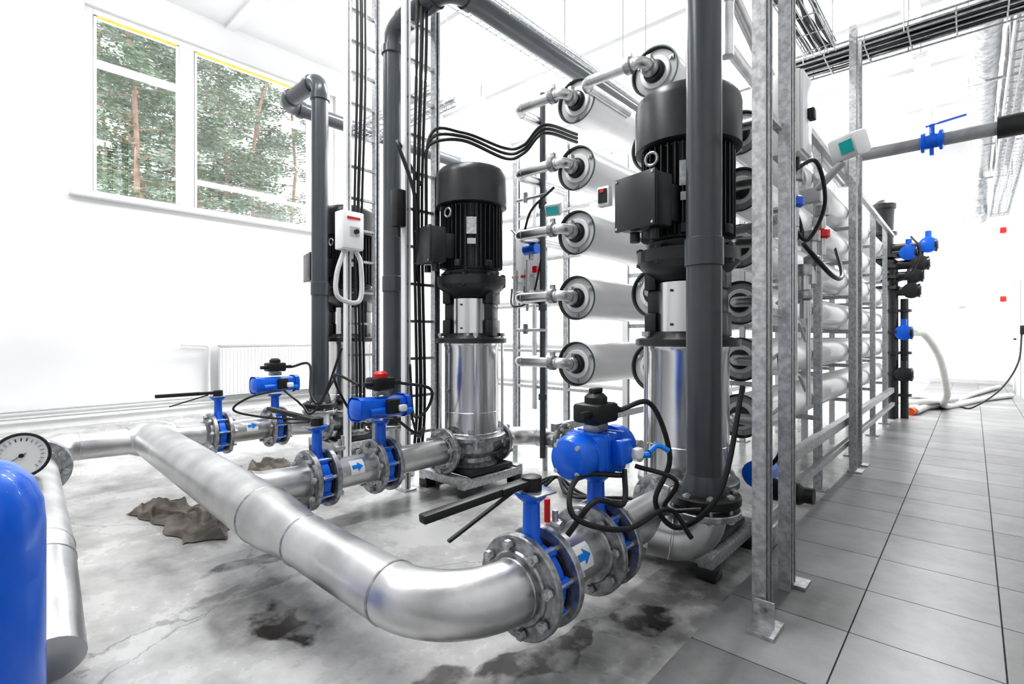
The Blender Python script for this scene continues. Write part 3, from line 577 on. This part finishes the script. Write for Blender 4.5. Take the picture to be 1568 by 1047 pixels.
for k in range(3): m.cable([(-2.4+.05*k,2.9,.02),(-2.3,3.05,.05),(-2.0,2.9-.05*k,.03),(-1.7,2.85+.1*k,.02),(-1.45,3.0,.04)],.012,BLACK)
m.cable([(-.8,2.85,.4),(-.7,2.75,.55),(-.7,2.75,.8),(-.75,2.9,1.0)],.010,BLACK); m.done()
m=M('blue_check_valve'); m.cyl((-.82,2.9,.12),(-.82,2.9,.52),.035,BLUE); m.cyl((-.84,2.82,.38),(-.84,2.98,.38),.07,BLUE); m.lathe((-.85,2.9,.3),(1,0,0),[(.05,0),(.055,.01),(.055,.2),(.04,.22),(.04,.26)],BLACK,20)
m.box((-.82,2.9,.06),(.12,.12,.12),GALV,bev=.01); m.done()
# ------------------------------------------------------------ overhead
def tray(name,p0,p1,w,h,step=.15,cab=0,mt=GALV,cm=BLACK,solid=False,wr=.006,crad=(.012,.02)):
    m=M(name); a=V(p0); b=V(p1); d=(b-a).normalized(); n=V((-d.y,d.x,0)); L=(b-a).length; Z=V((0,0,1))
    for sg in(-1,1):
        for zz in(0,h/2,h): m.cyl(a+n*sg*w/2+Z*zz,b+n*sg*w/2+Z*zz,wr,mt,seg=6)
        if solid: m.beam(a+n*sg*w/2+Z*h/2,b+n*sg*w/2+Z*h/2,.012,h,mt)
    for q in(-.25,0,.25): m.cyl(a+n*q*w,b+n*q*w,wr*.9,mt,seg=6)
    t=.05
    while t<L:
        p=a+d*t; m.sweep([p+n*w/2+Z*h,p+n*w/2,p-n*w/2,p-n*w/2+Z*h],wr*.9,mt,5); t+=step
    for k in range(cab):
        o=n*(-w*.4+w*.8*k/max(cab-1,1))+Z*(.02+.02*random.random()); pts=[a+o+d*(L*j/8)+Z*random.uniform(0,.03)+n*random.uniform(-.02,.02) for j in range(9)]; m.cable(pts,random.uniform(*crad),cm,6)
    for f in(.1,.5,.9):
        p=a+d*L*f; 
        for sg in(-1,1): m.cyl(p+n*sg*(w/2+.01),V((p.x,p.y,H-.06))+n*sg*(w/2+.01),.005,mt,seg=6)
    return m.done()
tray('cable_tray_with_cables',(-1.35,5.5,3.62),(.5,5.5,3.62),.38,.08,.3,13,cm=BLACK,wr=.008,crad=(.014,.022))
tray('cable_tray_with_cables',(-1.0,3.2,3.55),(-1.0,5.2,3.6),.22,.08,.3,5,cm=BLACK)
tray('wire_cable_tray',(-3.2,2.7,3.95),(-3.2,9,3.95),.3,.08,.12,2,GALV,MGREY)
tray('wire_cable_tray',(.42,5.8,3.75),(.42,15.5,3.75),.3,.1,.2,3,GALV,MGREY,wr=.009)
tray('wire_cable_tray',(-4.9,2.95,3.2),(-3.5,2.95,3.2),.3,.08,.1,2,GALV,MGREY)
m=M('insulated_air_duct')
for x,z,r in((.12,4.6,.13),(.42,4.65,.13)):
    pts=[];rad=[]
    for k in range(100): pts.append(V((x,5+k*.1,z))); rad.append(r*(1+.035*random.random()-(.06 if k%10==0 else 0)))
    m.sweep(pts,rad,FOILM,24)
m.pipe([(.12,15.0,4.5),(.12,15.2,3.9),(.12,15.8,3.8)],.12,FOILM,seg=20)
for y in(6,9,12,14.5): m.box((.27,y,4.4),(.66,.04,.03),GALV); m.cyl((-.05,y,4.4),(-.05,y,H-.06),.006,GALV,seg=6); m.cyl((.59,y,4.4),(.59,y,H-.06),.006,GALV,seg=6)
m.done()
m=M('overhead_water_pipe'); m.cyl((-.78,5.6,2.757),(.14,5.6,2.757),.055,MGREY,seg=24); m.cyl((.14,5.6,2.757),(.63,5.6,2.757),.085,BLACK,seg=24)
m.pipe([(-.78,5.6,2.757),(-.86,5.6,2.757),(-.86,5.6,2.5)],.055,MGREY,seg=20)
m.lathe((-.34,5.6,2.757),(1,0,0),[(.06,0),(.085,.01),(.085,.03),(.06,.04),(.06,.12),(.085,.13),(.085,.15),(.06,.16)],BLUE,24)
m.cyl((-.26,5.6,2.8),(-.26,5.6,2.9),.02,BLUE); m.beam((-.3,5.59,2.885),(-.04,5.57,2.91),.022,.012,BLUE); m.box((-.26,5.6,2.67),(.03,.03,.06),BLUE); m.done()
m=M('dosing_filter_assembly'); Z=V((0,0,1))
for x,y,z0,z1,r in((-.80,8.5,.0,2.0,.06),(-.68,8.55,.0,1.6,.045)):
    m.cyl((x,y,z0),(x,y,z1),r,DARK)
    for k in range(5): m.lathe((x,y,z0+.3+k*.28),Z,[(r,0),(r+.035,.004),(r+.035,.04),(r,.045)],DARK,18)
m.lathe((-.90,8.5,2.0),Z,[(.14,0),(.15,.02),(.15,.12),(.11,.14),(.11,.45),(.15,.46),(.15,.5),(.11,.52),(.12,.8),(.14,.82),(.14,.88),(.06,.94)],DARK,24)
for k in range(4): m.lathe((-.90,8.5,1.72+k*.14),Z,[(.11,0),(.18,.01),(.18,.05),(.11,.06)],DARK,20)
for x0,dx,dz,q in((-.93,.3,2.2,1),(-.93,.42,2.05,0),(-.93,.5,2.28,1),(-.93,.36,1.9,0),(-.8,.2,1.7,0),(-.8,.12,1.15,1),(-.8,.12,.6,0)):
    m.cyl((x0,8.5,dz),(x0+dx+.1,8.5,dz),.06,DARK); m.lathe((x0+dx,8.42,dz),(0,1,0),[(.07,0),(.1,.01),(.1,.12),(.07,.13)],BLUE if q else DARK,20); m.cyl((x0+dx,8.48,dz),(x0+dx,8.48,dz+.18),.035,BLUE if q else DARK)
    m.lathe((x0+dx+.06,8.5,dz),(1,0,0),[(.05,0),(.09,.005),(.09,.03),(.05,.035)],DARK,16)
m.cable([(-.6,8.4,2.4),(-.5,8.3,2.2),(-.6,8.3,1.9),(-.8,8.4,1.8)],.012,BLACK); m.cyl((-.6,8.5,1.75),(-.6,8.5,2.3),.05,DARK)
m.done()
m=M('white_hose')
m.cable([(-.6,8.9,1.15),(-.5,9.1,1.12),(-.35,9.3,.8),(-.28,9.6,.3),(-.3,10,.06),(.1,11.5,.06),(.5,12.6,.06)],.045,HOSEW,12)
m.cable([(-.6,9.0,.06),(-.5,9.8,.06),(-.3,10.6,.07),(-.7,11.2,.06),(-1.0,10.4,.06),(-.6,9.6,.13),(-.2,10.4,.14)],.045,HOSEW,12)
m.cable([(-.7,9.4,.06),(-.3,10.3,.06),(.0,12.4,.06),(.4,14.6,.06)],.04,HOSEW,12)
m.cyl((-.62,9.05,.06),(-.65,8.9,.06),.055,ORANGE); m.done()
m=M('extension_cord'); m.cable([(.55,11.0,1.15),(.5,10.8,.7),(.3,10.6,.3),(.0,10.3,.04),(-.15,10.2,.04)],.012,BLACK); m.box((.58,11.0,1.2),(.1,.12,.14),BLACK,bev=.01); m.done()
# ------------------------------------------------------------ near left objects
m=M('blue_pressure_tank'); m.lathe((-1.90,.01,0),(0,0,1),[(.14,0),(.14,.04),(.125,.05),(.165,.12),(.17,.16),(.17,.60),(.165,.66),(.145,.72),(.11,.76),(.06,.785),(.0,.79)],BLUE,48)
m.lathe((-1.90,.01,.785),(0,0,1),[(.03,0),(.03,.03),(.018,.035),(.018,.06)],CASTG,16); m.done()
m=M('pressure_gauge'); g=V((-3.45,.235,.52)); d=V((.98,-.05,.05)).normalized()
m.lathe(g-d*.03,d,[(.08,0),(.1,.006),(.108,.03),(.108,.05),(.104,.054),(.096,.054),(.094,.045)],CASTG,40,(True,False)); m.lathe(g+d*.022,d,[(.1,0),(.1,.001)],FACE,40)
u,w=frame(d)
for k in range(19):
    a=math.radians(-45+k*15); q=u*math.cos(a)+w*math.sin(a); m.beam(g+d*.0245+q*.07,g+d*.0245+q*.085,.004,.001,BLACK)
q=(u*.5-w*.3).normalized(); m.beam(g+d*.0255-q*.02,g+d*.0255+q*.07,.006,.001,BLACK); m.cyl(g+d*.02,g+d*.029,.01,BLACK)
ringp=[g+d*.022+(u*math.cos(t)+w*math.sin(t))*.104 for t in [2*math.pi*k/40 for k in range(41)]]; m.sweep(ringp,.007,BLACK,8)
m.cyl(g-V((0,0,.1)),(g.x,.285,.39),.014,GALV); m.cyl(g-V((0,0,.16)),g-V((0,0,.12)),.022,GALV,seg=6); m.done()
m=M('white_filter_canister'); m.lathe((-4.9,.05,0),(0,0,1),[(.15,0),(.16,.02),(.16,.5),(.165,.51),(.165,.56),(.16,.57),(.155,.66),(.13,.71),(.03,.72)],WHITE,36); m.cyl((-4.9,.05,.7),(-4.9,.05,.76),.03,LGREY); m.done()
def cloth(cx,cy,sx,sy,rz,seed,hh):
    m=M('crumpled_cloth'); i=m.mi(CLOTH); nx,ny=110,60; g=[]
    for a in range(nx):
        row=[]
        for b in range(ny):
            u=(a/(nx-1)-.5); v=(b/(ny-1)-.5); x=u*sx*(1+.3*noise.noise(V((v*3,seed,0)))); y=v*sy*(1+.5*noise.noise(V((u*4,seed+3,0))))
            n=1-abs(noise.noise(V((x*2.0+seed,y*8+x*4,seed))))*3.2; n2=1-abs(noise.noise(V((x*5,y*15+x*3,seed+5))))*3.2; e=min(1,(1-abs(2*u)**8)*2)*min(1,(1-abs(2*v)**8)*2)
            z=.006+max(0,e)*hh*(.2+.55*max(0,n)+.35*max(0,n2)); p=Matrix.Rotation(rz,3,'Z')@V((x+n2*.01,y+n*.015,z)); row.append(m.bm.verts.new(p+V((cx,cy,0))))
        g.append(row)
    for a in range(nx-1):
        for b in range(ny-1): f=m.bm.faces.new((g[a][b],g[a+1][b],g[a+1][b+1],g[a][b+1])); f.material_index=i
    m.done(angle=80)
cloth(-3.5,.93,.85,.28,.1,1.3,.055); cloth(-4.15,1.75,.45,.4,.7,5.1,.09)
# ------------------------------------------------------------ lights
def lamp(x,y,z,L,p,hang=True):
    m=M('fluorescent_light_fixture'); m.box((x,y,z+.05),(.2,L,.05),WHITE,bev=.01)
    for dx in(-.05,.05): m.cyl((x+dx,y-L/2+.03,z+.0),(x+dx,y+L/2-.03,z+.0),.018,LAMP,seg=12)
    for sg in(-1,1): m.box((x,y+sg*(L/2-.02),z+.01),(.16,.03,.05),WHITE)
    if hang:
        for sg in(-1,1): m.cyl((x,y+sg*L*.4,z+.07),(x,y+sg*L*.4,H-.06),.006,GALV,seg=6)
    m.done()
    l=bpy.data.lights.new('fixture_light','AREA'); l.shape='RECTANGLE'; l.size=.2; l.size_y=L; l.energy=p; l.color=(.985,.995,1)
    o=bpy.data.objects.new('fixture_light',l); o.location=(x,y,z-.03); SC.collection.objects.link(o)
lamp(-3.93,4.4,4.5,2.4,160)
for x,y,p in((-6.6,1.5,8),(-6.6,5.5,45),(-6.6,10,105),(-3.9,8.5,115),(-3.9,12.5,100),(-2.6,1.2,78),(-3.9,-1.0,48),(-.6,7.5,65),(-.6,11,85),(-.6,14,90),(-6.6,14,105)): lamp(x,y,5.3,2.4,p)  # the two nearest the camera are unseen, added to brighten the front
w=bpy.data.worlds.new('World'); SC.world=w; w.use_nodes=True; w.node_tree.nodes['Background'].inputs[0].default_value=(.95,.97,1,1); w.node_tree.nodes['Background'].inputs[1].default_value=2.6
# ------------------------------------------------------------ camera
c=bpy.data.cameras.new('camera'); c.sensor_width=36; c.lens=36*780/1568; c.shift_y=-.0054; c.clip_start=.02
co=bpy.data.objects.new('camera',c); co.location=(0,0,1.1); co.rotation_euler=(math.pi/2,0,math.radians(42.16)); SC.collection.objects.link(co); SC.camera=co
SC.view_settings.view_transform='Standard'
try: SC.view_settings.look='Medium High Contrast'
except Exception as e: print('look',e)
SC.view_settings.exposure=0.17
